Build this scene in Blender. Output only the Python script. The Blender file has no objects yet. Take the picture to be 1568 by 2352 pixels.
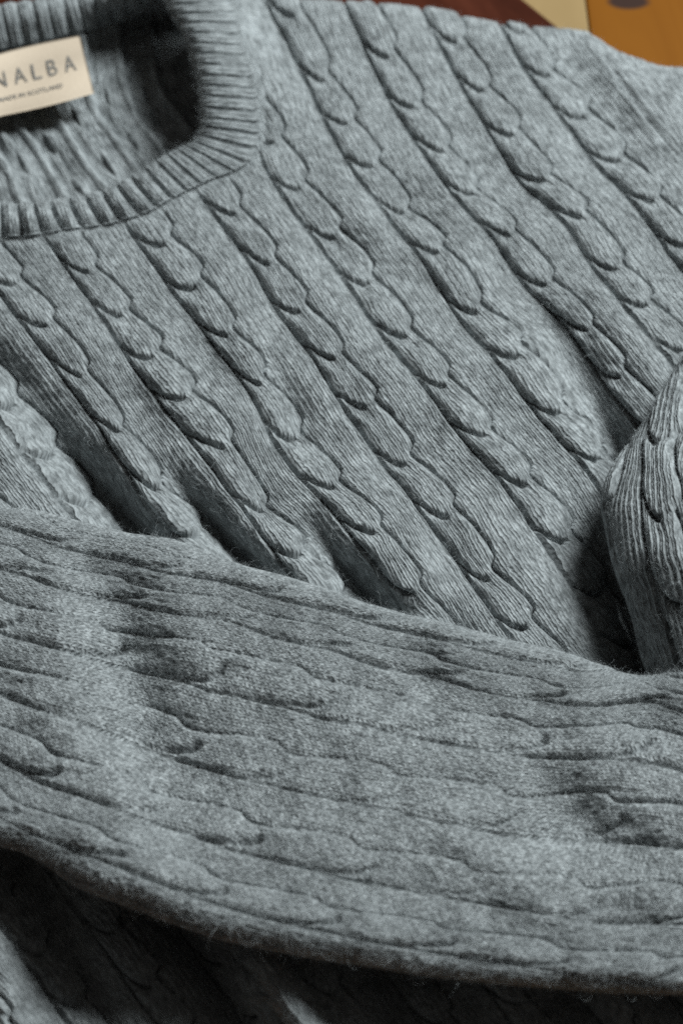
import bpy, math, random
import numpy as np

random.seed(4)
rng = np.random.default_rng(4)
S = bpy.context.scene
COL = S.collection
R = math.radians

# ------------------------------------------------------------------ camera
PITCH = R(50.0)
DIST = 0.83
FPX = 4600.0                      # focal length in pixels of a 1568 x 2352 picture
CX, CY = 784.0, 1176.0
CAM = np.array([0.0, -DIST * math.cos(PITCH), DIST * math.sin(PITCH)])
FWD = np.array([0.0, math.cos(PITCH), -math.sin(PITCH)])
UPV = np.array([0.0, math.sin(PITCH), math.cos(PITCH)])
cd = bpy.data.cameras.new('camera')
cam = bpy.data.objects.new('camera', cd)
COL.objects.link(cam)
cam.location = CAM
cam.rotation_euler = (R(90) - PITCH, 0, 0)
cd.sensor_fit = 'VERTICAL'
cd.sensor_height = 36.0
cd.lens = 36.0 * FPX / 2352.0
cd.clip_start = 0.01
cd.clip_end = 50.0
cd.dof.use_dof = True
cd.dof.focus_distance = 0.745
cd.dof.aperture_fstop = 10.0
S.camera = cam

# ------------------------------------------------------------------ world, lamps, exposure
W = bpy.data.worlds.new('World')
S.world = W
W.use_nodes = True
bg = W.node_tree.nodes['Background']
bg.inputs['Color'].default_value = (1.0, 0.94, 0.88, 1)
bg.inputs['Strength'].default_value = 0.062


def area_light(name, loc, target, sx, sy, power, color):
    ld = bpy.data.lights.new(name, 'AREA')
    ld.shape = 'RECTANGLE'
    ld.size, ld.size_y = sx, sy
    ld.energy = power
    ld.color = color
    o = bpy.data.objects.new(name, ld)
    COL.objects.link(o)
    o.location = loc
    d = np.array(target) - np.array(loc)
    from mathutils import Vector
    o.rotation_euler = Vector(d).to_track_quat('-Z', 'Y').to_euler()
    return o


area_light('window_light', (1.02, 0.92, 1.55), (0.0, 0.0, 0.0), 0.85, 0.85, 82.0, (0.93, 0.99, 1.0))
S.view_settings.view_transform = 'Standard'
S.view_settings.look = 'None'
S.view_settings.exposure = 0.0
S.view_settings.gamma = 1.0
S.view_settings.use_curve_mapping = False
S.cycles.use_denoising = False
S.cycles.filter_width = 1.7
S.cycles.max_bounces = 5
S.cycles.diffuse_bounces = 4


# ------------------------------------------------------------------ maths helpers
def ray(px, py):
    px = np.asarray(px, float); py = np.asarray(py, float)
    d = (FWD[None] * FPX + np.stack([px - CX, 0 * px, 0 * px], -1).reshape(-1, 3)
         - UPV[None] * (py - CY).reshape(-1, 1))
    return d


def at(px, py, z):
    """points at height z seen in direction px,py (1568-wide picture units)"""
    px = np.asarray(px, float); shp = px.shape
    d = ray(px.ravel(), np.asarray(py, float).ravel())
    z = np.broadcast_to(np.asarray(z, float), shp).ravel()
    t = (z - CAM[2]) / d[:, 2]
    return (CAM[None] + d * t[:, None]).reshape(shp + (3,))


def sstep(a, b, x):
    t = np.clip((x - a) / (b - a), 0, 1)
    return t * t * (3 - 2 * t)


class TPS:
    def __init__(self, src, dst, lam=0.0):
        src = np.asarray(src, float); dst = np.asarray(dst, float)
        self.m = src.mean(0); self.s = 300.0
        p = (src - self.m) / self.s
        n = len(p)
        K = self.phi(np.linalg.norm(p[:, None] - p[None], axis=2)) + lam * np.eye(n)
        P = np.concatenate([np.ones((n, 1)), p], 1)
        A = np.zeros((n + 3, n + 3)); A[:n, :n] = K; A[:n, n:] = P; A[n:, :n] = P.T
        b = np.zeros((n + 3, dst.shape[1])); b[:n] = dst
        self.w = np.linalg.solve(A, b); self.p = p

    @staticmethod
    def phi(r):
        return r * r * np.log(np.maximum(r, 1e-9))

    def __call__(self, x, y):
        shp = x.shape
        q = (np.stack([x.ravel(), y.ravel()], 1) - self.m) / self.s
        out = np.empty((len(q), self.w.shape[1]))
        n = len(self.p)
        for k in range(0, len(q), 60000):
            c = q[k:k + 60000]
            r2 = ((c[:, None, :] - self.p[None]) ** 2).sum(2)
            ph = 0.5 * r2 * np.log(np.maximum(r2, 1e-18))
            out[k:k + 60000] = ph @ self.w[:n] + self.w[n] + c @ self.w[n + 1:]
        return [out[:, j].reshape(shp) for j in range(out.shape[1])]


def line_field(x, y, pts, vals):
    """distance to a polyline and the value carried along it"""
    best = np.full(x.shape, 1e9); val = np.zeros(x.shape); side = np.zeros(x.shape)
    for k in range(len(pts) - 1):
        ax, ay = pts[k]; bx, by = pts[k + 1]
        dx, dy = bx - ax, by - ay
        L2 = dx * dx + dy * dy
        t = np.clip(((x - ax) * dx + (y - ay) * dy) / L2, 0, 1)
        ex, ey = x - ax - t * dx, y - ay - t * dy
        d = np.sqrt(ex * ex + ey * ey)
        m = d < best
        best = np.where(m, d, best)
        val = np.where(m, vals[k] + t * (vals[k + 1] - vals[k]), val)
        side = np.where(m, np.sign(dx * ey - dy * ex), side)
    return best, val, side


def vnoise(x, y, seed=0):
    """smooth value noise in -1..1"""
    xi = np.floor(x).astype(np.int64); yi = np.floor(y).astype(np.int64)
    xf = x - xi; yf = y - yi
    xf = xf * xf * (3 - 2 * xf); yf = yf * yf * (3 - 2 * yf)

    def h(i, j):
        n = (i * 374761393 + j * 668265263 + seed * 1442695041) & 0x7fffffff
        n = ((n ^ (n >> 13)) * 1274126177) & 0x7fffffff
        n = (n ^ (n >> 16)) & 0xffff
        return n / 32767.5 - 1.0
    return ((h(xi, yi) * (1 - xf) + h(xi + 1, yi) * xf) * (1 - yf)
            + (h(xi, yi + 1) * (1 - xf) + h(xi + 1, yi + 1) * xf) * yf)


def in_poly(x, y, poly):
    ins = np.zeros(x.shape, bool)
    n = len(poly)
    for k in range(n):
        x1, y1 = poly[k]; x2, y2 = poly[(k + 1) % n]
        c = ((y1 > y) != (y2 > y))
        with np.errstate(divide='ignore', invalid='ignore'):
            xx = (x2 - x1) * (y - y1) / (y2 - y1 + 1e-12) + x1
        ins ^= c & (x < xx)
    return ins


def grid_normals(P):
    du = np.gradient(P, axis=1); dv = np.gradient(P, axis=0)
    n = np.cross(du, dv)
    n /= np.linalg.norm(n, axis=2, keepdims=True) + 1e-12
    # outwards = towards the camera side
    tocam = CAM - P
    s = np.sign((n * tocam).sum(2, keepdims=True)); s[s == 0] = 1
    return n * s


def blur(A, n):
    for _ in range(n):
        A = (np.roll(A, 1, 0) + 2 * A + np.roll(A, -1, 0)) / 4
        A = (np.roll(A, 1, 1) + 2 * A + np.roll(A, -1, 1)) / 4
    return A


def mesh_obj(name, V, F, mat, parent=None, uv=None, smooth=True):
    """V (n,3), F (m,4) or (m,3) -> one mesh object"""
    V = np.asarray(V, np.float32); F = np.asarray(F, np.int32)
    k = F.shape[1]
    me = bpy.data.meshes.new(name)
    me.vertices.add(len(V)); me.vertices.foreach_set('co', V.ravel())
    me.loops.add(F.size); me.loops.foreach_set('vertex_index', F.ravel())
    me.polygons.add(len(F))
    me.polygons.foreach_set('loop_start', np.arange(0, F.size, k, dtype=np.int32))
    if uv is not None:
        l = me.uv_layers.new(name='UVMap')
        l.data.foreach_set('uv', np.asarray(uv, np.float32)[F.ravel()].ravel())
    me.update(calc_edges=True)
    me.validate()
    if smooth:
        me.polygons.foreach_set('use_smooth', np.ones(len(me.polygons), bool))
    me.materials.append(mat)
    o = bpy.data.objects.new(name, me)
    COL.objects.link(o)
    if parent is not None:
        o.parent = parent
    return o


def sub_mesh(name, V, F, mask, mat, parent, uv):
    f = F[mask]
    if len(f) == 0:
        return None
    idx, inv = np.unique(f.ravel(), return_inverse=True)
    return mesh_obj(name, V[idx], inv.reshape(f.shape), mat, parent, uv[idx])


def grid_faces(nr, nc):
    i = np.arange(nr - 1)[:, None] * nc + np.arange(nc - 1)[None]
    return np.stack([i, i + 1, i + nc + 1, i + nc], -1).reshape(-1, 4)


def empty(name, label=None, cat=None, loc=(0, 0, 0)):
    o = bpy.data.objects.new(name, None)
    COL.objects.link(o)
    o.location = loc
    o.empty_display_size = 0.02
    if label:
        o['label'] = label; o['category'] = cat
    return o


# ------------------------------------------------------------------ materials
def new_mat(name):
    m = bpy.data.materials.new(name)
    m.use_nodes = True
    nt = m.node_tree
    return m, nt, nt.nodes['Principled BSDF']


def wool_material(name, dark, light, row=0.3, legpow=1.0, sty=0.5, stc=0.15):
    m, nt, b = new_mat(name)
    N, L = nt.nodes, nt.links
    uv = N.new('ShaderNodeUVMap'); uv.uv_map = 'UVMap'
    geo = N.new('ShaderNodeTexCoord')

    def noise(vec, sc, scale, det, rough=0.6):
        mp = N.new('ShaderNodeMapping'); mp.inputs['Scale'].default_value = sc
        L.new(vec, mp.inputs['Vector'])
        n = N.new('ShaderNodeTexNoise'); n.inputs['Scale'].default_value = scale
        n.inputs['Detail'].default_value = det; n.inputs['Roughness'].default_value = rough
        L.new(mp.outputs[0], n.inputs['Vector'])
        return n.outputs['Fac']

    def ramp(fac, a, b_):
        r = N.new('ShaderNodeMapRange'); r.inputs['From Min'].default_value = a
        r.inputs['From Max'].default_value = b_
        L.new(fac, r.inputs['Value'])
        return r.outputs[0]

    def mth(op, a, c):
        x = N.new('ShaderNodeMath'); x.operation = op
        for k, q in enumerate((a, c)):
            if isinstance(q, (int, float)):
                x.inputs[k].default_value = q
            else:
                L.new(q, x.inputs[k])
        return x.outputs[0]
    st = noise(uv.outputs[0], (2.2, sty, 1), 1.0, 1.0)         # stitch to stitch heather
    fi = noise(uv.outputs[0], (7.0, 1.8, 1), 1.0, 3.0, 0.65)     # fibres
    bl = noise(geo.outputs['Object'], (1, 1, 1), 120.0, 3.0)    # blotches
    mix = mth('ADD', mth('ADD', mth('MULTIPLY', ramp(st, 0.5 - stc, 0.5 + stc), 0.42),
                         mth('MULTIPLY', ramp(fi, 0.25, 0.75), 0.26)),
              mth('MULTIPLY', ramp(bl, 0.3, 0.7), 0.32))
    cr = N.new('ShaderNodeValToRGB')
    cr.color_ramp.elements[0].position = 0.1; cr.color_ramp.elements[0].color = (*dark, 1)
    cr.color_ramp.elements[1].position = 0.9; cr.color_ramp.elements[1].color = (*light, 1)
    L.new(mix, cr.inputs[0])
    L.new(cr.outputs[0], b.inputs['Base Color'])
    b.inputs['Roughness'].default_value = 0.95
    b.inputs['Specular IOR Level'].default_value = 0.08
    b.inputs['Sheen Weight'].default_value = 0.2
    b.inputs['Sheen Roughness'].default_value = 0.5
    b.inputs['Sheen Tint'].default_value = (0.9, 0.97, 1.0, 1)
    # V shaped stitches: two slanting legs per wale
    sp = N.new('ShaderNodeSeparateXYZ'); L.new(uv.outputs[0], sp.inputs[0])
    lo = noise(uv.outputs[0], (0.55, 0.4, 1), 1.0, 2.0)
    wob = mth('ADD', mth('MULTIPLY', mth('SUBTRACT', st, 0.5), 0.4), mth('MULTIPLY', mth('SUBTRACT', lo, 0.5), 0.5))
    ax = mth('ABSOLUTE', mth('SUBTRACT', mth('FRACT', mth('ADD', sp.outputs['X'], wob), 0), 0.5), 0)
    leg = mth('SUBTRACT', 1.0, mth('POWER', mth('MULTIPLY', mth('ABSOLUTE', mth('SUBTRACT', ax, 0.25), 0), 4.0), 2.0))
    q = mth('ADD', mth('ADD', sp.outputs['Y'], mth('MULTIPLY', ax, 1.2)), wob)
    al = mth('MULTIPLY_ADD', mth('COSINE', mth('MULTIPLY', q, 6.28318), 0), 0.5)
    al.node.inputs[2].default_value = 0.5
    hh = mth('MULTIPLY', mth('POWER', mth('MAXIMUM', leg, 0.0), legpow), mth('ADD', mth('MULTIPLY', al, row), 1.0 - row))
    bp = N.new('ShaderNodeBump'); bp.inputs['Strength'].default_value = 0.8
    bp.inputs['Distance'].default_value = 0.0009
    L.new(mth('ADD', hh, mth('ADD', mth('MULTIPLY', fi, 0.5), mth('MULTIPLY', st, 0.6))), bp.inputs['Height'])
    L.new(bp.outputs[0], b.inputs['Normal'])
    return m


WOOL = wool_material('grey_heather_wool', (0.080, 0.088, 0.090), (0.39, 0.42, 0.428))
WOOL_S = wool_material('grey_heather_wool_sleeve', (0.070, 0.077, 0.079), (0.42, 0.45, 0.458), 0.7, 0.45, 0.9, 0.12)


def wood_material(name, c1, c2, c3, scale, stretch, rough, knot=None, knot_size=(0.02, 0.012)):
    m, nt, b = new_mat(name)
    N, L = nt.nodes, nt.links
    tc = N.new('ShaderNodeTexCoord')
    mp = N.new('ShaderNodeMapping'); mp.inputs['Scale'].default_value = stretch
    L.new(tc.outputs['Object'], mp.inputs['Vector'])
    n = N.new('ShaderNodeTexNoise'); n.inputs['Scale'].default_value = scale
    n.inputs['Detail'].default_value = 6; n.inputs['Roughness'].default_value = 0.62
    n.inputs['Distortion'].default_value = 0.6
    L.new(mp.outputs[0], n.inputs['Vector'])
    cr = N.new('ShaderNodeValToRGB')
    e = cr.color_ramp.elements
    e[0].position = 0.3; e[0].color = (*c1, 1)
    e[1].position = 0.72; e[1].color = (*c3, 1)
    k = e.new(0.5); k.color = (*c2, 1)
    L.new(n.outputs['Fac'], cr.inputs[0])
    col = cr.outputs[0]
    if knot is not None:
        mk = N.new('ShaderNodeMapping')
        mk.vector_type = 'POINT'
        mk.inputs['Location'].default_value = (-knot[0] / knot_size[0], -knot[1] / knot_size[1], 0)
        mk.inputs['Scale'].default_value = (1 / knot_size[0], 1 / knot_size[1], 0)
        L.new(tc.outputs['Object'], mk.inputs['Vector'])
        ln = N.new('ShaderNodeVectorMath'); ln.operation = 'LENGTH'
        L.new(mk.outputs[0], ln.inputs[0])
        ad = N.new('ShaderNodeMath'); ad.operation = 'MULTIPLY_ADD'
        L.new(n.outputs['Fac'], ad.inputs[0]); ad.inputs[1].default_value = 0.5
        L.new(ln.outputs['Value'], ad.inputs[2])
        mr = N.new('ShaderNodeMapRange'); mr.inputs['From Min'].default_value = 1.08
        mr.inputs['From Max'].default_value = 1.4
        L.new(ad.outputs[0], mr.inputs['Value'])
        mx = N.new('ShaderNodeMix'); mx.data_type = 'RGBA'
        L.new(mr.outputs[0], mx.inputs[0])
        mx.inputs[6].default_value = (0.035, 0.02, 0.016, 1)
        L.new(col, mx.inputs[7])
        col = mx.outputs[2]
    L.new(col, b.inputs['Base Color'])
    b.inputs['Roughness'].default_value = rough
    b.inputs['Specular IOR Level'].default_value = 0.04
    bp = N.new('ShaderNodeBump'); bp.inputs['Strength'].default_value = 0.25
    bp.inputs['Distance'].default_value = 0.0006
    L.new(n.outputs['Fac'], bp.inputs['Height'])
    L.new(bp.outputs[0], b.inputs['Normal'])
    return m


# ------------------------------------------------------------------ table and board below the sweater
def bevel_box(name, x0, x1, y0, y1, z0, z1, mat, parent=None, bev=0.0015, rot=0.0, origin=None):
    import bmesh
    bm = bmesh.new()
    bmesh.ops.create_cube(bm, size=1.0)
    ox, oy = origin if origin else ((x0 + x1) / 2, (y0 + y1) / 2)
    for v in bm.verts:
        v.co.x = (x0 if v.co.x < 0 else x1) - ox
        v.co.y = (y0 if v.co.y < 0 else y1) - oy
        v.co.z = z0 if v.co.z < 0 else z1
    bmesh.ops.bevel(bm, geom=bm.edges[:], offset=bev, segments=2, affect='EDGES', profile=0.5)
    me = bpy.data.meshes.new(name); bm.to_mesh(me); bm.free()
    me.materials.append(mat)
    o = bpy.data.objects.new(name, me); COL.objects.link(o)
    o.location = (ox, oy, 0)
    o.rotation_euler.z = rot
    if parent:
        o.parent = parent
    return o


seam = at(np.array([1348.0]), np.array([30.0]), 0.0)[0]
knot = at(np.array([1441.0]), np.array([4.0]), 0.0)[0]
table = empty('table_top')
table['kind'] = 'structure'
XS = [seam[0] - 0.52, seam[0] - 0.36, seam[0] - 0.20, seam[0] - 0.06, seam[0], seam[0] + 0.16, seam[0] + 0.33]
for k in range(len(XS) - 1):
    x0, x1 = XS[k], XS[k + 1]
    ox, oy = (x0 + x1) / 2, 0.2
    if k == 3:
        mt = wood_material('pale_pine', (0.22, 0.15, 0.068), (0.25, 0.172, 0.08), (0.28, 0.196, 0.094), 10, (3, 0.5, 1), 0.5)
    elif k == 4:
        mt = wood_material('amber_pine_with_knot', (0.125, 0.044, 0.005), (0.152, 0.054, 0.006), (0.185, 0.069, 0.008), 9, (3, 0.45, 1), 0.45,
                           (knot[0] - ox, knot[1] - oy), (0.0112, 0.0068))
    else:
        mt = wood_material('amber_pine', (0.125, 0.044, 0.005), (0.152, 0.054, 0.006), (0.185, 0.069, 0.008), 9, (3, 0.45, 1), 0.45)
    bevel_box('plank', x0 + 0.0003, x1 - 0.0003, -0.5, 0.9, -0.025, 0.0, mt, table, 0.0008)

# dark board: its right edge runs through (1205,0) and (1272,57)
BZ = 0.008
e0, e1 = at(np.array([1203.0, 1274.0]), np.array([0.0, 57.0]), BZ)
ed = (e1 - e0) / np.linalg.norm(e1 - e0)
ang = math.atan2(ed[0], -ed[1])
# deep reddish stain
MAHOG = wood_material('dark_mahogany', (0.022, 0.006, 0.0034), (0.042, 0.011, 0.0058), (0.075, 0.021, 0.011), 14, (2, 0.5, 1), 0.4)
board = bevel_box('wooden_board', -0.46, 0.0, -0.42, 0.35, 0.0004, BZ, MAHOG, None, 0.001, ang, (0.0, 0.0))
board.location = (e0[0], e0[1], 0)
board['label'] = 'dark reddish brown wooden board lying under the grey sweater'
board['category'] = 'board'

# ------------------------------------------------------------------ the sweater
sweater = empty('sweater', 'grey heather cable knit wool sweater with ribbed crew neck and folded sleeve', 'sweater', (0, 0, 0))

WALES, ROWS = 13.0, 11.0


def stitch(U, V):
    """relief of knitted V stitches, 0..1"""
    x = U - np.floor(U) - 0.5
    wale = np.clip(1 - (2 * np.abs(x)) ** 2, 0, 1)
    q = V + np.abs(x) * 1.1
    al = 0.5 + 0.5 * np.cos(2 * math.pi * (q - np.floor(q)))
    return wale * (0.7 + 0.3 * al)


def cable_relief(u, v, wc, amp=1.0, ncol=(-99, 99)):
    """height in mm of a cable knit: twisted cable on [i, i+wc], flat panel on the rest"""
    i = np.floor(u)
    vf = v - np.floor(v)
    # right border bulges with every lobe, left border nearly straight
    ph = (v + 0.1) - np.floor(v + 0.1)
    bulge = 0.095 * (sstep(0.0, 0.7, ph) - sstep(0.86, 1.0, ph)) - 0.015
    a_raw = u - i
    right = wc + bulge
    has = (i >= ncol[0]) & (i <= ncol[1])
    a = a_raw / right
    cable = (a < 1) & has
    # ---- cable
    ac = np.clip(a, 0, 1)
    g = np.interp(ac, [0, 0.05, 0.14, 0.28, 0.42, 0.55, 0.7, 0.85, 1.0], [-0.50, -0.34, -0.17, -0.04, 0.03, 0.05, 0.03, -0.03, -0.10])
    f = v - g; f = f - np.floor(f)
    hl = 0.52 + 0.48 * sstep(0.0, 0.45, f) - 0.14 * sstep(0.85, 1.0, f)
    hr = 0.90 + 0.10 * sstep(0.0, 0.3, f) - 0.34 * sstep(0.65, 1.0, f)
    wr = sstep(0.42, 0.85, ac)
    lobe = hl * (1 - wr) + hr * wr
    dist = np.minimum(f, 1 - f)
    gd = np.interp(ac, [0, 0.06, 0.3, 0.44, 0.54, 0.66, 1.0], [0.6, 0.8, 0.9, 1.1, 0.7, 0.10, 0.10])
    asym = np.where(f > 0.5, 0.028, 0.042)
    lobe = lobe - 1.35 * gd * np.exp(-(dist / asym) ** 2)
    # crest of the strand wanders from the left to the right of the cable along each lobe
    crest = 0.34 + 0.34 * f
    dd = np.where(ac < crest, (crest - ac) / crest, (ac - crest) / (1 - crest))
    dome = np.clip(1 - np.clip(dd, 0, 1) ** np.where(ac < crest, 5.5, 5.0), 0, 1) ** 0.62
    rim = 0.35 * np.exp(-((ac - 0.90) / 0.055) ** 2) * sstep(0.35, 0.8, f)
    hc = -3.4 + dome * (2.8 + 3.1 * lobe) + rim
    # ---- flat panel
    pw = 1 - right
    b = np.clip((a_raw - right) / pw, 0, 1)
    dome2 = np.clip(1 - np.abs(2 * b - 1) ** 22, 0, 1) ** 0.6
    hp = -3.4 + dome2 * 4.2 + 0.2 * np.cos((b - 0.5) * 6.0)
    h = np.where(cable, hc, np.where(has, hp, 0.8))
    return h * amp, cable


def to_body_uv():
    A = []
    def add(col, pts):
        for r, x, y, kx, ky in pts:
            A.append((x, y, col, r))
            if kx is not None:
                A.append((kx, ky, col + 0.41, r - 0.1))
    n = None
    add(11, [(-1, 1161, 83, n, n), (0, 1218, 182, 1271, 156), (1, 1292, 280, 1352, 245), (2, 1368, 382, 1432, 347), (3, 1454, 471, 1514, 446)])
    add(10, [(-1, 1005, 98, n, n), (0, 1065, 210, 1123, 191), (1, 1129, 319, 1191, 287), (2, 1196, 424, 1263, 395), (3, 1286, 506, 1346, 481), (4, 1365, 624, 1429, 598), (5, 1436, 712, n, n)])
    add(9, [(-1, 847, 137, 904, 105), (0, 904, 252, 968, 229), (1, 968, 350, 1030, 333), (2, 1043, 452, 1097, 433), (3, 1123, 541, 1183, 525), (4, 1206, 662, 1267, 636), (5, 1298, 751, 1362, 742), (6, 1384, 875, n, n)])
    add(8, [(-2, 627, 40, 690, 8), (-1, 703, 191, 754, 159), (0, 748, 290, 815, 268), (1, 808, 392, 872, 366), (2, 882, 490, 939, 475), (3, 958, 585, n, n), (4, 1047, 729, 1104, 691), (5, 1142, 837, 1196, 783), (6, 1235, 961, 1295, 920), (7, 1333, 1069, n, n)])
    add(7, [(1, 643, 446, 703, 411), (2, 726, 560, 783, 522), (3, 800, 662, 856, 627), (4, 885, 786, 942, 748), (5, 975, 893, 1031, 858), (6, 1062, 1008, 1124, 978), (7, 1161, 1123, 1218, 1088), (8, 1253, 1257, 1311, 1215)])
    add(6, [(2, 574, 609, 633, 585), (3, 644, 727, 702, 691), (4, 718, 824, 783, 805), (5, 793, 945, 859, 910), (6, 888, 1079, 945, 1040), (7, 974, 1190, 1040, 1155), (8, 1078, 1338, 1129, 1302)])
    add(5, [(1, 328, 576, 392, 534), (2, 401, 681, 462, 630), (3, 475, 772, 538, 751), (4, 557, 882, 608, 860), (5, 628, 1018, 691, 987), (6, 716, 1126, 780, 1101), (7, 805, 1228, 875, 1203)])
    add(4, [(1, 156, 624, 220, 605), (2, 231, 727, 298, 708), (3, 299, 834, 370, 796), (4, 373, 933, 446, 895), (5, 455, 1036, 531, 1005), (6, 563, 1177, 612, 1158)])
    add(3, [(2, 60, 759, 124, 729), (3, 137, 859, 204, 850), (4, 232, 988, 283, 976), (5, 312, 1113, 373, 1110)])
    add(2, [(3, -12, 955, n, n), (4, 72, 1071, n, n)])
    # the part of the front below the folded sleeve, continuing the same columns
    for c in range(-5, 8, 2):
        for r in (11, 14, 17):
            A.append((805 + (c - 5) * 168 + (r - 7) * 84, 1228 - (c - 5) * 52 + (r - 7) * 122, c, r))
    A = np.array(A)
    return TPS(A[:, :2], A[:, 2:], lam=0.004)


TOP_EDGE = np.array([(-200, -60), (300, -60), (600, -30), (700, -6), (800, 0), (900, 6), (960, 14), (1040, 28), (1130, 47), (1200, 56),
                     (1260, 60), (1330, 66), (1362, 74), (1384, 96), (1420, 116), (1470, 134), (1510, 148), (1568, 154), (1700, 160)], float)
SL_TOP = np.array([(-200, 1160), (0, 1166), (60, 1166), (120, 1180), (200, 1202), (300, 1226), (400, 1238), (470, 1266), (560, 1300), (650, 1322),
                   (750, 1352), (830, 1382), (900, 1402), (1000, 1426), (1100, 1450), (1200, 1478), (1300, 1500), (1380, 1528), (1440, 1549),
                   (1490, 1553), (1530, 1542), (1568, 1525), (1700, 1470)], float)
SL_BOT = np.array([(-200, 1910), (0, 1944), (50, 1956), (100, 1984), (165, 2034), (230, 2062), (300, 2086), (425, 2134), (500, 2160), (600, 2181),
                   (700, 2200), (784, 2213), (984, 2244), (1184, 2265), (1384, 2281), (1568, 2286), (1700, 2284)], float)


def pl(P, x):
    return np.interp(x, P[:, 0], P[:, 1])


def smooth_pl(P, x):
    """polyline smoothed over +-20 units"""
    return sum(pl(P, x + d) * w for d, w in ((-24, .1), (-12, .2), (0, .4), (12, .2), (24, .1)))


BAND = np.array([  # inner x,y  outer x,y
    (352, -60, 530, -70), (372, -10, 548, -20), (392, 30, 556, 30), (422, 85, 568, 95), (445, 155, 588, 165), (456, 212, 599, 225), (460, 262, 605, 276),
    (457, 300, 601, 326), (446, 322, 582, 374), (428, 334, 545, 398), (400, 346, 490, 418), (360, 370, 436, 444), (322, 394, 388, 468),
    (280, 418, 345, 492), (245, 434, 292, 508), (200, 447, 245, 522), (155, 455, 190, 528), (110, 462, 140, 534), (65, 466, 85, 544),
    (15, 467, 22, 550), (-60, 466, -60, 552), (-150, 464, -155, 552)], float)

FOLDS = [  # polyline, half-width px, depth mm along it
    ([(-60, 770), (60, 910), (150, 1035), (225, 1130), (290, 1195), (370, 1270)], 60, [1, 8, 15, 21, 24, 25]),
    ([(320, 940), (375, 1050), (450, 1165), (530, 1255), (620, 1340)], 48, [1, 5, 13, 20, 23]),
    ([(630, 1070), (695, 1170), (765, 1280), (830, 1365), (890, 1440)], 48, [1, 5, 13, 20, 23]),
    ([(1180, 690), (1270, 780), (1340, 880), (1390, 980), (1430, 1060)], 56, [1, 5, 9, 12, 15]),
    ([(1290, 1090), (1365, 1250), (1450, 1420), (1510, 1560)], 74, [4, 16, 26, 30]),
    ([(590, 790), (650, 880), (720, 990)], 30, [0, 4, 0]),
    ([(1290, 80), (1335, 170), (1430, 300), (1520, 430)], 55, [1, 2, 2, 2]),
    ([(600, 20), (635, 90), (660, 150)], 45, [5, 7, 2]),
    ([(360, 2060), (450, 2190), (550, 2370), (600, 2460)], 75, [12, 15, 16, 16]),
    ([(60, 1990), (150, 2150), (250, 2352), (300, 2460)], 55, [9, 10, 8, 8]),
    ([(860, 2240), (960, 2400)], 60, [9, 8]),
    ([(1290, 2280), (1370, 2400)], 60, [8, 7]),
]
RIDGES = [
    ([(200, 900), (270, 1040), (350, 1180), (420, 1260)], 40, [0, 4, 7, 8]),
    ([(480, 1080), (560, 1210), (640, 1310)], 40, [0, 5, 7]),
    ([(1380, 700), (1480, 830), (1530, 900)], 50, [2, 5, 5]),
    ([(1440, 90), (1500, 200), (1600, 350)], 100, [2, 3, 3]),
    ([(590, 2190), (650, 2290), (720, 2400)], 55, [9, 12, 12]),
    ([(-30, 2180), (60, 2380)], 60, [9, 11]),
]


def body_z(x, y):
    z = np.full(x.shape, 0.044)
    for pts, w, dep in FOLDS:
        d, v, s = line_field(x, y, pts, dep)
        z -= v * 0.001 * np.exp(-(d / w) ** 2)
    for pts, w, dep in RIDGES:
        d, v, s = line_field(x, y, pts, dep)
        z += v * 0.001 * np.exp(-(d / w) ** 2)
    # soft swells running along the columns
    cx_, cy_ = (x - 0.72 * y) / 120.0, (y + 0.4 * x) / 210.0
    z += 0.0032 * vnoise(cx_, cy_, 3) * (1 - 0.7 * np.exp(-((x - 1420) ** 2 + (y - 210) ** 2) / 130.0 ** 2)) + 0.0014 * vnoise(x / 75, y / 85, 8)
    # collar lifts the cloth a little
    mid = [(0.5 * (a + c), 0.5 * (b + e)) for a, b, c, e in BAND]
    d, v, s = line_field(x, y, mid, [1.0] * len(mid))
    z += 0.007 * np.exp(-(d / 130) ** 2)
    return z


def edge_push(e, r):
    """how far a rounded edge of radius r (same unit as e) falls back, e inside distance"""
    t = np.clip(e / r, 0, 1)
    return 1 - np.sqrt(np.clip(1 - (1 - t) ** 2, 0, 1))


PXM = 1.0 / 5540.0                # metres per picture unit around the middle


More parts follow.
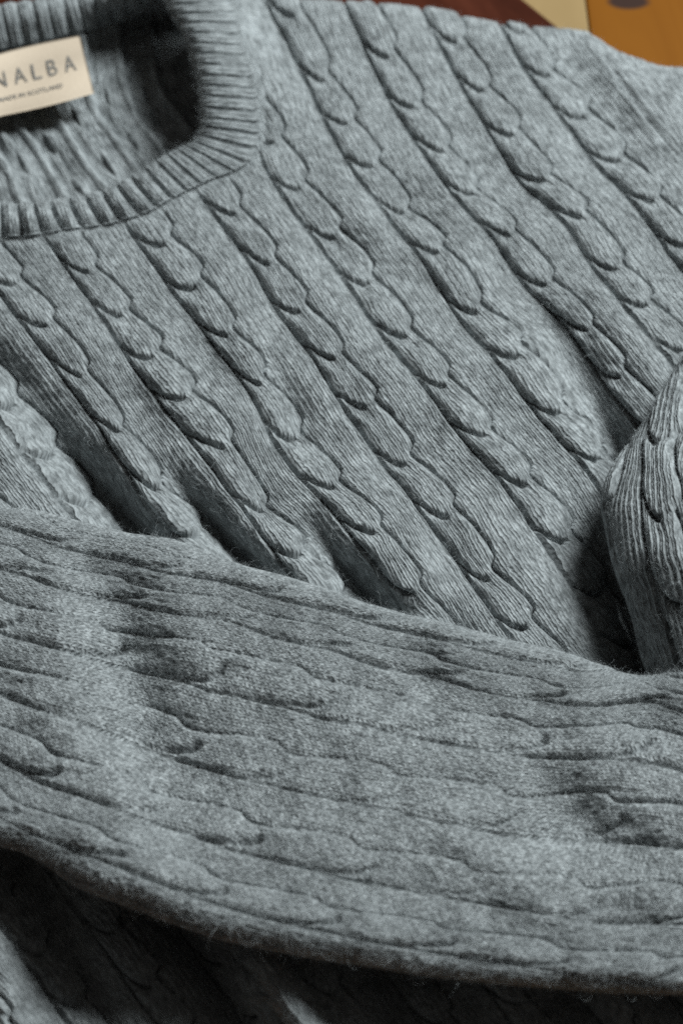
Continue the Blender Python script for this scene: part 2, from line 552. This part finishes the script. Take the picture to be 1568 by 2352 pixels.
def build_body():
    tps = to_body_uv()
    nx = 724
    xs = np.linspace(-120, 1690, nx)
    top = smooth_pl(TOP_EDGE, xs) + 6
    nr = 1000
    # rows: equal steps from the shoulder edge down
    q = np.linspace(0, 1, nr)
    x = np.broadcast_to(xs[None], (nr, nx)).copy()
    y = top[None] + (2470 - top[None]) * q[:, None]
    u, v = tps(x, y)
    u += 0.010 * vnoise(x / 45, y / 45, 21); v += 0.03 * vnoise(x / 60, y / 60, 22)
    z = body_z(x, y)
    P = at(x, y, z)
    rayd = ray(x.ravel(), y.ravel()).reshape(P.shape)
    rayd /= np.linalg.norm(rayd, axis=2, keepdims=True)
    e = y - top[None]
    P += rayd * (0.016 * edge_push(e, 75.0))[..., None]
    Nn = grid_normals(blur(P, 3))
    # panel to the right of the armhole seam is plain knit
    seam_pts = [(1350, 60), (1384, 125), (1425, 191), (1483, 271), (1540, 344), (1620, 440)]
    sd, _, side = line_field(x, y, seam_pts, [1] * 6)
    right_of = (side < 0) & (y < 460)
    h, cable = cable_relief(u, v, 0.42, 1.0, (-9, 11))
    plain = sstep(11.44, 11.52, u) * (y < 620)
    h = np.where((plain > 0), h * (1 - plain) + 0.8 * plain, h)
    cable &= ~((u > 11.5) & (y < 620))
    h = np.where(right_of, 0.8, h)
    h -= 0.6 * np.exp(-(sd / 6.0) ** 2) * (y < 460)
    h += 0.4 * np.exp(-((sd - 12) / 9.0) ** 2) * (y < 460)
    # the knit flattens where it is gathered into the neckband
    outer = [(c, d) for a_, b_, c, d in BAND]
    od, _, _ = line_field(x, y, outer, [1.0] * len(outer))
    od = np.where(in_poly(x, y, [(-400, -400), (outer[0][0], -400)] + outer + [(-400, 560)]), -od, od)
    nf = sstep(-4, 26, od)
    h = h * nf - 1.2 * sstep(-12, -45, od)
    # uneven tension: some lobes sit higher than others
    h *= 1 + 0.22 * vnoise(u * 1.1 + 3, v * 1.0, 5)
    st = stitch(u * WALES, v * ROWS)
    h += 0.38 * st + 0.30 * vnoise(u * WALES * 1.0, v * ROWS * 0.9, 11)
    V = P + Nn * (h * 0.001)[..., None]
    uv = np.stack([u * WALES, v * ROWS], -1).reshape(-1, 2)
    F = grid_faces(nr, nx)
    fx = x.ravel()[F].mean(1); fy = y.ravel()[F].mean(1); fu = u.ravel()[F].mean(1)
    fc = cable.ravel()[F].sum(1) >= 2
    fr = right_of.ravel()[F].sum(1) >= 2
    mid = [(0.72 * a + 0.28 * c, 0.72 * b + 0.28 * d) for a, b, c, d in BAND]
    neck = in_poly(fx, fy, [(-400, -400), (mid[0][0], -400)] + mid + [(-400, 520)])
    deep = (fy > smooth_pl(SL_TOP, fx) + 170) & (fy < smooth_pl(SL_BOT, fx) - 170)
    keep = ~neck & ~deep
    Vf = V.reshape(-1, 3)
    front = sub_mesh('front_panel', Vf, F, keep & ~fc & ~fr, WOOL, sweater, uv)
    sub_mesh('shoulder', Vf, F, keep & fr, WOOL, sweater, uv)
    ci = np.floor(fu).astype(int)
    for c in range(ci.min(), ci.max() + 1):
        for part in (fy < smooth_pl(SL_TOP, fx) + 300, fy >= smooth_pl(SL_TOP, fx) + 300):
            m = keep & fc & ~fr & (ci == c) & part
            if m.sum() > 400:
                sub_mesh('cable', Vf, F, m, WOOL, front, uv)
    # rolled back edge at the shoulder: the cloth turns down to the table
    E = V[0]; n = nx
    rows = [E]
    for dy, dz in ((0.002, -0.004), (0.0025, -0.009), (0.001, -0.015)):
        rows.append(E + np.array([0, dy, dz]))
    rows = np.array(rows); rows[..., 2] = np.maximum(rows[..., 2], 0.001)
    uvr = np.stack([np.stack([u[0] * WALES, v[0] * ROWS - k * 2], -1) for k in range(4)])
    m = xs > 560
    rr = rows[:, m]
    mesh_obj('shoulder_fold', rr.reshape(-1, 3), grid_faces(4, m.sum()), WOOL, sweater, uvr[:, m].reshape(-1, 2))
    ok = np.zeros(nr * nx, bool); ok[np.unique(F[keep].ravel())] = True
    return V, Nn, x, y, ok.reshape(nr, nx)


def sleeve_uv():
    A = [(4, 2, 535, 1428), (4, 3, 770, 1495), (4, 4, 1010, 1560), (4, 5, 1262, 1612), (4, 1, 300, 1385), (4, 0, 60, 1322), (4, 6, 1500, 1612),
         (3, 1, 260, 1533), (3, 2, 490, 1591), (3, 3, 735, 1652), (3, 4, 975, 1700), (3, 5, 1230, 1742), (3, 6, 1470, 1752), (3, 0, 20, 1462),
         (2, 1, 190, 1660), (2, 2, 420, 1751), (2, 3, 640, 1808), (2, 4, 890, 1862), (2, 5, 1149, 1917), (2, 6, 1400, 1935), (2, 0, -40, 1580),
         (1, 2, 325, 1882), (1, 3, 560, 1961), (1, 4, 820, 2025), (1, 5, 1084, 2074), (1, 6, 1344, 2120), (1, 1, 95, 1800),
         (0, 3, 480, 2072), (0, 4, 740, 2140), (0, 5, 1000, 2190), (0, 6, 1270, 2230), (0, 2, 240, 1980), (0, 1, 0, 1880),
         (5, 2, 610, 1372), (5, 1, 375, 1316), (5, 0, 130, 1256), (5, 3, 850, 1436), (5, 4, 1090, 1494), (5, 5, 1330, 1545), (5, 6, 1540, 1555)]
    A = np.array(A, float)
    return TPS(A[:, 2:], A[:, :2], lam=0.01)


def build_sleeve():
    tps = sleeve_uv()
    nx, nr = 724, 330
    xs = np.linspace(-120, 1690, nx)
    t, b = smooth_pl(SL_TOP, xs), smooth_pl(SL_BOT, xs)
    q = np.linspace(0, 1, nr)
    q = q - 0.07 * np.sin(2 * math.pi * q)          # denser rows at both edges
    x = np.broadcast_to(xs[None], (nr, nx)).copy()
    y = t[None] + (b - t)[None] * q[:, None]
    u, v = tps(x, y)
    u += 0.007 * vnoise(x / 60, y / 45, 31); v += 0.03 * vnoise(x / 60, y / 50, 32)
    z = np.full(x.shape, 0.071)
    # dips and swells of the folded sleeve
    for pts, w, dep in [
        ([(220, 1330), (290, 1500), (330, 1700), (390, 1850)], 100, [-8, -13, -12, -5]),
        ([(120, 1300), (150, 1500), (190, 1750), (330, 1960)], 110, [3, 5, 8, 7]),
        ([(1240, 1800), (1320, 1880), (1420, 1950)], 100, [-5, -10, -5]),
        ([(930, 1480), (990, 1570), (1030, 1650)], 70, [-2, -4, -2]),
        ([(700, 1500), (760, 1700), (830, 2000)], 160, [2, 3, 3]),
        ([(-120, 1840), (60, 1880), (220, 1975), (420, 2075), (640, 2130), (900, 2180)], 95, [5, 6, 7, 6, 4, 2]),
        ([(1450, 1540), (1460, 1600)], 90, [-7, -4]),
        ([(1330, 1640), (1450, 1690), (1600, 1680)], 70, [-2, -4, -4]),
    ]:
        d, vv, s = line_field(x, y, pts, dep)
        z += vv * 0.001 * np.exp(-(d / w) ** 2)
    z += 0.0018 * vnoise(x / 170, y / 120, 41) + 0.0012 * vnoise(x / 70, y / 60, 42)
    P = at(x, y, z)
    rayd = ray(x.ravel(), y.ravel()).reshape(P.shape)
    rayd /= np.linalg.norm(rayd, axis=2, keepdims=True)
    et = y - t[None]; eb = b[None] - y
    P += rayd * (0.012 * edge_push(et, 62.0) + 0.013 * edge_push(eb, 62.0))[..., None]
    Nn = grid_normals(blur(P, 3))
    h, cable = cable_relief(u, v, 0.5, 1.0)
    tens = np.clip(0.8 + 0.4 * vnoise(u * 0.9, v * 1.1, 45), 0.3, 1.15)
    h = tens * (0.30 * blur(h, 5) + 0.48 * h)
    st = stitch(u * WALES, v * (ROWS * 1.8))
    h += 0.12 * st + 0.42 * vnoise(u * WALES * 1.3, v * ROWS * 1.6, 46)
    edge = np.minimum(sstep(0, 25, et), sstep(0, 25, eb))
    V = P + Nn * (h * 0.001 * (0.35 + 0.65 * edge))[..., None]
    uv = np.stack([u * WALES, v * ROWS * 1.8], -1).reshape(-1, 2)
    F = grid_faces(nr, nx)
    fc = cable.ravel()[F].sum(1) >= 2
    fu = np.floor(u.ravel()[F].mean(1)).astype(int)
    Vf = V.reshape(-1, 3)
    sl = sub_mesh('sleeve', Vf, F, ~fc, WOOL_S, sweater, uv)
    sl['label'] = 'sleeve folded across the front of the sweater'
    for c in range(fu.min(), fu.max() + 1):
        m = fc & (fu == c)
        if m.sum() > 600:
            sub_mesh('cable', Vf, F, m, WOOL_S, sl, uv)
    # the sleeve's underside turns in below its lower edge and behind its upper edge
    E = V[-1]
    rows = [E] + [E + np.array([0, a, c]) for a, c in ((0.004, -0.003), (0.012, -0.006), (0.03, -0.009), (0.06, -0.012))]
    rows = np.array(rows)
    uvr = np.stack([np.stack([u[-1] * WALES - k * 2, v[-1] * ROWS * 1.8], -1) for k in range(5)])
    mesh_obj('sleeve_underside', rows.reshape(-1, 3), grid_faces(5, nx), WOOL_S, sl, uvr.reshape(-1, 2))
    E = V[0]
    rows = np.array([E] + [E + np.array([0, a, c]) for a, c in ((0.001, -0.004), (0.0, -0.01), (-0.004, -0.018))])
    uvr = np.stack([np.stack([u[0] * WALES + k * 2, v[0] * ROWS * 1.8], -1) for k in range(4)])
    mesh_obj('sleeve_edge', rows.reshape(-1, 3), grid_faces(4, nx), WOOL_S, sl, uvr.reshape(-1, 2))
    return V, Nn, x, y


RS_EDGE = np.array([(720, 1640), (780, 1596), (823, 1568), (873, 1534), (920, 1506), (958, 1484), (999, 1458), (1030, 1434), (1063, 1412), (1100, 1393),
                    (1133, 1382), (1165, 1378), (1203, 1386), (1286, 1403), (1365, 1432), (1429, 1451), (1496, 1470), (1600, 1500), (1680, 1530)], float)


def build_side_sleeve():
    A = [(0, 0, 1470, 1010), (0, 1, 1470, 1184), (0, 2, 1512, 1381), (0, 3, 1565, 1560), (0, -1, 1490, 860),
         (0.5, 0.9, 1556, 1168), (0.5, 1.9, 1600, 1360), (0.5, -0.1, 1558, 1000), (0.5, -1.1, 1580, 850),
         (-0.55, 0, 1452, 1004), (-0.62, 1, 1380, 1180), (-0.55, 2, 1432, 1390), (-0.55, 3, 1490, 1570)]
    A = np.array(A, float)
    tps = TPS(A[:, 2:], A[:, :2], lam=0.01)
    nr, nx = 380, 130
    ys = np.linspace(730, 1660, nr)
    ex = sum(np.interp(ys + d, RS_EDGE[:, 0], RS_EDGE[:, 1]) * w for d, w in ((-24, .1), (-12, .2), (0, .4), (12, .2), (24, .1)))
    q = np.linspace(0, 1, nx) ** 1.15
    y = np.broadcast_to(ys[:, None], (nr, nx)).copy()
    x = ex[:, None] + (1720 - ex[:, None]) * q[None]
    u, v = tps(x, y)
    u += 0.02 * vnoise(x / 40, y / 40, 51)
    e = x - ex[:, None]
    z = 0.072 + 0.012 * sstep(0, 200, e) - 0.012 * sstep(1250, 1560, y) + 0.001 * vnoise(x / 60, y / 80, 52)
    P = at(x, y, z)
    rayd = ray(x.ravel(), y.ravel()).reshape(P.shape)
    rayd /= np.linalg.norm(rayd, axis=2, keepdims=True)
    P += rayd * (0.022 * edge_push(e, 95.0))[..., None]
    Nn = grid_normals(blur(P, 2))
    h, cable = cable_relief(u, v, 0.5, 0.95)
    st = stitch(u * WALES, v * ROWS * 1.3)
    h += 0.6 * st + 0.15 * vnoise(u * WALES, v * ROWS * 1.2, 53)
    V = P + Nn * (h * 0.001 * (0.4 + 0.6 * sstep(0, 20, e)))[..., None]
    uv = np.stack([u * WALES, v * ROWS * 1.3], -1).reshape(-1, 2)
    F = grid_faces(nr, nx)
    fc = cable.ravel()[F].sum(1) >= 2
    fu = np.floor(u.ravel()[F].mean(1)).astype(int)
    Vf = V.reshape(-1, 3)
    sl = sub_mesh('sleeve', Vf, F, ~fc, WOOL, sweater, uv)
    sl['label'] = 'sleeve bent inward beside the front, tucked under the crossing sleeve'
    for c in range(fu.min(), fu.max() + 1):
        m = fc & (fu == c)
        if m.sum() > 400:
            sub_mesh('cable', Vf, F, m, WOOL, sl, uv)
    E = V[:, 0]
    rows = np.array([E] + [E + np.array([a, 0, c]) for a, c in ((0.001, -0.004), (0.005, -0.012), (0.012, -0.022))])
    uvr = np.stack([np.stack([u[:, 0] * WALES - k * 2, v[:, 0] * ROWS], -1) for k in range(4)])
    mesh_obj('sleeve_underside', rows.reshape(-1, 3), grid_faces(4, nr), WOOL, sl, uvr.reshape(-1, 2))
    return V, Nn, x, y


# ------------------------------------------------------------------ neckband, inside of the back, label
def spline_rows(P, n):
    """resample the rows of P (k,m) smoothly (Catmull-Rom) by arc length of the mid line"""
    k = len(P)
    t = np.linspace(0, k - 1, 4000)
    i = np.clip(t.astype(int), 0, k - 2); f = (t - i)[:, None]
    p0 = P[np.clip(i - 1, 0, k - 1)]; p1 = P[i]; p2 = P[i + 1]; p3 = P[np.clip(i + 2, 0, k - 1)]
    C = 0.5 * ((2 * p1) + (-p0 + p2) * f + (2 * p0 - 5 * p1 + 4 * p2 - p3) * f ** 2 + (-p0 + 3 * p1 - 3 * p2 + p3) * f ** 3)
    m = 0.5 * (C[:, :2] + C[:, 2:])
    m = m * np.array([1, 1.3])
    s = np.concatenate([[0], np.cumsum(np.linalg.norm(np.diff(m, axis=0), axis=1))])
    ss = np.linspace(0, s[-1], n)
    return np.stack([np.interp(ss, s, C[:, j]) for j in range(C.shape[1])], 1), ss


def build_neckband():
    n = 1100
    C, s = spline_rows(BAND, n)
    nq = 64
    q = np.linspace(0, 1.0, nq)
    qq = 0.5 - 0.5 * np.cos(math.pi * q)            # denser at both rims
    x = C[:, None, 0] * (1 - qq) + C[:, None, 2] * qq
    y = C[:, None, 1] * (1 - qq) + C[:, None, 3] * qq
    # rib phase: tighter on the side of the neck, wider at the front
    pitch = np.interp(s, [0, s[-1] * 0.48, s[-1] * 0.6, s[-1]], [32.0, 33.5, 42.0, 44.0])
    ph = np.cumsum(np.gradient(s) / pitch)
    ph = ph + 0.10 * vnoise(ph * 0.6, ph * 0, 61)
    z = body_z(x, y)
    lift = 0.0035 * np.sin(math.pi * np.clip(qq * 0.9 + 0.12, 0, 1))
    P = at(x, y, z + lift[None])
    rayd = ray(x.ravel(), y.ravel()).reshape(P.shape)
    rayd /= np.linalg.norm(rayd, axis=2, keepdims=True)
    wid = np.hypot(C[:, 2] - C[:, 0], C[:, 3] - C[:, 1])
    e = qq[None] * wid[:, None]
    P += rayd * (0.009 * edge_push(e, 42.0))[..., None]
    Nn = grid_normals(blur(P, 2))
    f = ph - np.floor(ph)
    rib = np.clip(1 - np.abs(2 * f - 1) ** (4.0 - 1.4 * sstep(s[-1] * 0.5, s[-1] * 0.62, s)), 0, 1) ** 0.8       # 0 in the gap
    bot = sstep(s[-1] * 0.5, s[-1] * 0.62, s)
    depth = 1.9 + 2.4 * bot
    fade = (0.35 + 0.65 * sstep(0.0, 0.18, qq)) * (1 - sstep(0.82, 1.0, qq))
    U = ph[:, None] * 3.0 + 0 * qq[None]; Vv = qq[None] * 9.0 + 0.1 * vnoise(ph * 3, ph * 0, 62)[:, None]
    h = depth[:, None] * (rib[:, None] - 0.75) * fade[None] + 0.45 * stitch(U, Vv)
    h -= 1.4 * np.exp(-((qq - 0.965) / 0.025) ** 2)[None] * (1 - 0.8 * bot[:, None])          # seam where the band is joined on
    h += 0.8 * np.exp(-((qq - 0.91) / 0.03) ** 2)[None]
    h *= 1 + 0.12 * vnoise(U * 0.7, Vv * 0.5, 63)
    V = P + Nn * (h * 0.001)[..., None]
    # outer rim dives under the front's surface
    V[:, -1] += np.array([0, 0, -0.0015])
    uv = np.stack([U + 0 * Vv, Vv + 0 * U], -1).reshape(-1, 2)
    F = grid_faces(n, nq)
    Vf = V.reshape(-1, 3)
    fr = np.floor(np.broadcast_to(ph[:, None], (n, nq)).ravel()[F].mean(1)).astype(int)
    ff = np.broadcast_to(f[:, None], (n, nq)).ravel()[F].mean(1)
    qf = np.broadcast_to(qq[None], (n, nq)).ravel()[F].mean(1)
    ribm = (ff > 0.12) & (ff < 0.88) & (qf < 0.9)
    band = sub_mesh('neckband', Vf, F, ~ribm, WOOL, sweater, uv)
    for k in range(fr.min(), fr.max() + 1):
        m = ribm & (fr == k)
        if m.sum() > 60:
            sub_mesh('rib', Vf, F, m, WOOL, band, uv)
    # inner fold of the band
    E = V[:, 0]
    inw = np.stack([at(C[:, 0] - (C[:, 2] - C[:, 0]) * 0.03, C[:, 1] - (C[:, 3] - C[:, 1]) * 0.03, 0.02)])[0] - at(C[:, 0], C[:, 1], 0.02)
    inw /= np.linalg.norm(inw, axis=1, keepdims=True) + 1e-9
    rows = np.array([E, E + inw * -0.0005 + [0, 0, -0.003], E - inw * 0.003 + [0, 0, -0.007], E - inw * 0.008 + [0, 0, -0.009]])
    uvr = np.stack([np.stack([ph * 3, ph * 0 - k], -1) for k in range(4)])
    mesh_obj('band_lining', rows.reshape(-1, 3), grid_faces(4, n), WOOL, band, uvr.reshape(-1, 2))
    return V, Nn, x, y


def build_back():
    """inside of the back: reverse of the knit, with the back neckband standing at the top"""
    L = [[(-20, 330), (0, 370), (35, 440), (70, 520)], [(20, 240), (45, 290), (95, 365), (135, 430)], [(95, 180), (125, 260), (165, 340), (205, 400)],
         [(195, 120), (215, 250), (262, 320), (312, 385)], [(268, 60), (282, 200), (322, 290), (365, 350)], [(345, 50), (362, 190), (420, 285), (470, 340)],
         [(430, 50), (450, 190), (510, 285), (560, 340)]]
    A = []
    for k, pts in enumerate(L):
        for (px, py) in pts:
            A.append((px, py, k, py / 60.0))
    A = np.array(A, float)
    tps = TPS(A[:, :2], A[:, 2:], lam=0.02)
    nr, nx = 300, 300
    xs = np.linspace(-150, 560, nx)
    topy = np.interp(xs, [-150, 0, 60, 130, 220, 330, 420, 560], [26, 15, 7, -2, -14, -26, -40, -60])
    q = np.linspace(0, 1, nr)
    x = np.broadcast_to(xs[None], (nr, nx)).copy()
    y = topy[None] + (560 - topy[None]) * q[:, None]
    u, v = tps(x, y)
    # band: stands up behind; seam line
    sy = np.interp(xs, [-150, 0, 190, 330, 420, 560], [150, 120, 78, 42, 20, -10])
    e = y - sy[None]                                # <0 on the band
    kx = sstep(200, 330, x)
    z = 0.0145 + (0.024 * sstep(70, -100, e)) * (1 - kx) + 0.034 * sstep(22, -75, e) * kx + 0.004 * sstep(330, 460, y)
    z += 0.0016 * vnoise(x / 80, y / 70, 71)
    P = at(x, y, z)
    Nn = grid_normals(blur(P, 3))
    fr = u - np.round(u)
    ridge = np.exp(-(fr / 0.10) ** 2) - 0.5 * np.exp(-((fr - 0.2) / 0.09) ** 2)
    puck = vnoise(u * 2.2, v * 0.9, 72)
    lad = np.cos(2 * math.pi * (v * 0.55 + 0.5 * np.floor(u + 0.5))) * np.sin(math.pi * (u - np.floor(u))) ** 2
    hb = 2.4 * ridge + 1.5 * lad * sstep(120, 240, y) + 2.0 * puck * sstep(170, 300, y) + 0.5 * puck
    ru = (x - 0.22 * y) / 36.0
    rf = ru - np.floor(ru)
    hr = 2.0 * (np.clip(1 - np.abs(2 * rf - 1) ** 2.6, 0, 1) ** 0.6 - 0.7)
    bm = sstep(4, -6, e)
    h = hb * (1 - bm) + hr * bm - 1.6 * np.exp(-(e / 5.0) ** 2)
    U = u * 7; Vv = v * 5
    h += 0.4 * stitch(U, Vv)
    V = P + Nn * (h * 0.001)[..., None]
    F = grid_faces(nr, nx)
    uv = np.stack([U, Vv], -1).reshape(-1, 2)
    Vf = V.reshape(-1, 3)
    fe = np.broadcast_to(e, (nr, nx)).ravel()[F].mean(1)
    fb = fe < 0
    back = sub_mesh('back_panel', Vf, F, ~fb, WOOL, sweater, uv)
    back['label'] = 'inside of the sweater back seen through the neck opening'
    fri = np.floor(ru.ravel()[F].mean(1)).astype(int)
    ff = rf.ravel()[F].mean(1)
    rm = fb & (ff > 0.12) & (ff < 0.88)
    band = sub_mesh('back_neckband', Vf, F, fb & ~rm, WOOL, sweater, uv)
    for k in range(fri.min(), fri.max() + 1):
        m = rm & (fri == k)
        if m.sum() > 40:
            sub_mesh('rib', Vf, F, m, WOOL, band, uv)
    # far side of the standing band
    E = V[0]
    rows = np.array([E, E + [0, 0.003, -0.001], E + [0, 0.006, -0.006], E + [0, 0.008, -0.02]])
    rows[..., 2] = np.maximum(rows[..., 2], 0.009)
    uvr = np.stack([np.stack([u[0] * 7, v[0] * 5 - k], -1) for k in range(4)])
    mesh_obj('band_lining', rows.reshape(-1, 3), grid_faces(4, nx), WOOL, band, uvr.reshape(-1, 2))
    return V


def label_material():
    m, nt, b = new_mat('cream_woven_label')
    N, L = nt.nodes, nt.links
    tc = N.new('ShaderNodeTexCoord')
    n = N.new('ShaderNodeTexNoise'); n.inputs['Scale'].default_value = 900
    n.inputs['Detail'].default_value = 3
    L.new(tc.outputs['Object'], n.inputs['Vector'])
    cr = N.new('ShaderNodeValToRGB')
    cr.color_ramp.elements[0].color = (0.47, 0.38, 0.285, 1)
    cr.color_ramp.elements[1].color = (0.60, 0.50, 0.385, 1)
    L.new(n.outputs['Fac'], cr.inputs[0])
    L.new(cr.outputs[0], b.inputs['Base Color'])
    b.inputs['Roughness'].default_value = 0.75
    bp = N.new('ShaderNodeBump'); bp.inputs['Strength'].default_value = 0.3; bp.inputs['Distance'].default_value = 0.0003
    L.new(n.outputs['Fac'], bp.inputs['Height']); L.new(bp.outputs[0], b.inputs['Normal'])
    return m


def build_label():
    """woven label; a runs 0..1 from its far left end to the right end, b 0..1 from top to bottom"""
    TL, TR, BR, BL = np.array([-190.0, 168]), np.array([184.0, 81]), np.array([217.0, 214]), np.array([-158.0, 306])

    def lab(a, b, off=0.0):
        a = np.asarray(a, float); b = np.asarray(b, float)
        px = (TL[0] * (1 - a) + TR[0] * a) * (1 - b) + (BL[0] * (1 - a) + BR[0] * a) * b
        py = (TL[1] * (1 - a) + TR[1] * a) * (1 - b) + (BL[1] * (1 - a) + BR[1] * a) * b
        py = py - 5.0 * np.sin(np.clip((a - 0.45) / 0.55, 0, 1) * math.pi) * (1 - 2 * b) * 0.6
        z = 0.0360 - 0.010 * b + 0.0012 * np.sin(a * 7 + b * 2) + 0.0005 * np.sin(b * 9) + off
        return at(px, py, z)
    na, nb = 80, 28
    a, b = np.meshgrid(np.linspace(0, 1, na), np.linspace(0, 1, nb))
    Vt = lab(a, b).reshape(-1, 3); Vb = lab(a, b, -0.0007).reshape(-1, 3)
    F = grid_faces(nb, na); k = len(Vt)
    ring = [i for i in range(na)] + [r * na + na - 1 for r in range(1, nb)] + [(nb - 1) * na + i for i in range(na - 2, -1, -1)] + [r * na for r in range(nb - 2, 0, -1)]
    side = [(ring[i], ring[(i + 1) % len(ring)], ring[(i + 1) % len(ring)] + k, ring[i] + k) for i in range(len(ring))]
    lb = mesh_obj('neck_label', np.concatenate([Vt, Vb]), np.concatenate([F, F[:, ::-1] + k, np.array(side)]), label_material(), sweater)
    lb['label'] = 'cream woven neck label with dark capital lettering'
    m, nt, bs = new_mat('charcoal_thread')
    bs.inputs['Base Color'].default_value = (0.055, 0.06, 0.065, 1); bs.inputs['Roughness'].default_value = 0.8
    nz = nt.nodes.new('ShaderNodeTexNoise'); nz.inputs['Scale'].default_value = 600
    cr = nt.nodes.new('ShaderNodeValToRGB')
    cr.color_ramp.elements[0].color = (0.10, 0.10, 0.10, 1); cr.color_ramp.elements[1].color = (0.20, 0.19, 0.17, 1)
    nt.links.new(nz.outputs['Fac'], cr.inputs[0]); nt.links.new(cr.outputs[0], bs.inputs['Base Color'])
    dg = bpy.context.evaluated_depsgraph_get()

    def glyphs(text, width_a, centre_a, centre_b, height_b, bold=0.0):
        """one word fitted to a box on the label; returns verts and triangles"""
        cu = bpy.data.curves.new('t', 'FONT'); cu.body = text; cu.resolution_u = 3; cu.offset = bold
        ob = bpy.data.objects.new('t', cu); COL.objects.link(ob)
        bpy.context.view_layer.update()
        me = bpy.data.meshes.new_from_object(ob.evaluated_get(bpy.context.evaluated_depsgraph_get()))
        me.calc_loop_triangles()
        co = np.array([v.co[:2] for v in me.vertices]); tr = np.array([t.vertices[:] for t in me.loop_triangles])
        bpy.data.objects.remove(ob); bpy.data.curves.remove(cu); bpy.data.meshes.remove(me)
        lo, hi = co.min(0), co.max(0)
        nn = (co - lo) / (hi - lo)
        aa = centre_a + (nn[:, 0] - 0.5) * width_a
        bb = centre_b + (0.5 - nn[:, 1]) * height_b
        return lab(aa, bb, 0.00022), tr
    # letter centres along the label (a) measured from the right end
    VV, TT, o = [], [], 0
    for ch, ca, w in (('N', 0.476, 0.068), ('A', 0.595, 0.074), ('L', 0.697, 0.052), ('B', 0.793, 0.056), ('A', 0.900, 0.068)):
        vv, tt = glyphs(ch, w, ca, 0.42, 0.255, 0.0)
        VV.append(vv); TT.append(tt + o); o += len(vv)
    mesh_obj('lettering', np.concatenate(VV), np.concatenate(TT), m, lb, smooth=False)
    vv, tt = glyphs('MADE IN SCOTLAND', 0.39, 0.635, 0.735, 0.068, 0.008)
    mesh_obj('lettering', vv, tt, m, lb, smooth=False)


bodyV = build_body()
sleeveV = build_sleeve()
sideV = build_side_sleeve()
bandV = build_neckband()
build_back()
build_label()


# ------------------------------------------------------------------ loose wool fibres standing off the knit
def build_fuzz(sets, n_total):
    roots, norms = [], []
    for V, Nn, cnt, mask in sets:
        v = V.reshape(-1, 3); n_ = Nn.reshape(-1, 3)
        idx = np.arange(len(v)) if mask is None else np.nonzero(mask.ravel())[0]
        k = rng.choice(idx, cnt)
        roots.append(v[k]); norms.append(n_[k])
    r = np.concatenate(roots); n_ = np.concatenate(norms)
    N = len(r); M = 5
    t = rng.normal(size=(N, 3)); t -= n_ * (t * n_).sum(1, keepdims=True)
    t /= np.linalg.norm(t, axis=1, keepdims=True)
    t2 = np.cross(n_, t)
    ln = rng.uniform(0.0010, 0.0032, N) * np.where(rng.random(N) < 0.04, 2.2, 1.0)
    lift = rng.uniform(0.1, 0.8, N)
    bend = rng.normal(0, 0.45, N)
    pts = np.empty((N, M, 3), np.float32)
    for j in range(M):
        f = j / (M - 1)
        pts[:, j] = (r - n_ * 0.0002 + t * (ln * f)[:, None] + t2 * (ln * bend * f * f)[:, None]
                     + n_ * (ln * lift * np.sin(f * 2.4))[:, None])
    cu = bpy.data.hair_curves.new('wool_fibres')
    cu.add_curves([M] * N)
    cu.position_data.foreach_set('vector', pts.reshape(-1))
    ra = cu.attributes.new('radius', 'FLOAT', 'POINT')
    rad = np.repeat(rng.uniform(0.000014, 0.000030, N)[:, None], M, 1) * np.linspace(1, 0.45, M)[None]
    ra.data.foreach_set('value', rad.ravel().astype(np.float32))
    m, nt, b = new_mat('pale_wool_fibre')
    hi = nt.nodes.new('ShaderNodeHairInfo')
    cr = nt.nodes.new('ShaderNodeValToRGB')
    cr.color_ramp.elements[0].color = (0.12, 0.13, 0.135, 1); cr.color_ramp.elements[1].color = (0.55, 0.59, 0.60, 1)
    nt.links.new(hi.outputs['Random'], cr.inputs[0]); nt.links.new(cr.outputs[0], b.inputs['Base Color'])
    b.inputs['Roughness'].default_value = 0.7
    b.inputs['Specular IOR Level'].default_value = 0.2
    cu.materials.append(m)
    o = bpy.data.objects.new('wool_fibres', cu); COL.objects.link(o)
    o.parent = sweater
    o['kind'] = 'stuff'
    return o


build_fuzz([(bodyV[0], bodyV[1], 110000, bodyV[4]), (sleeveV[0], sleeveV[1], 80000, None),
            (sideV[0], sideV[1], 10000, None), (bandV[0], bandV[1], 9000, None)], 0)
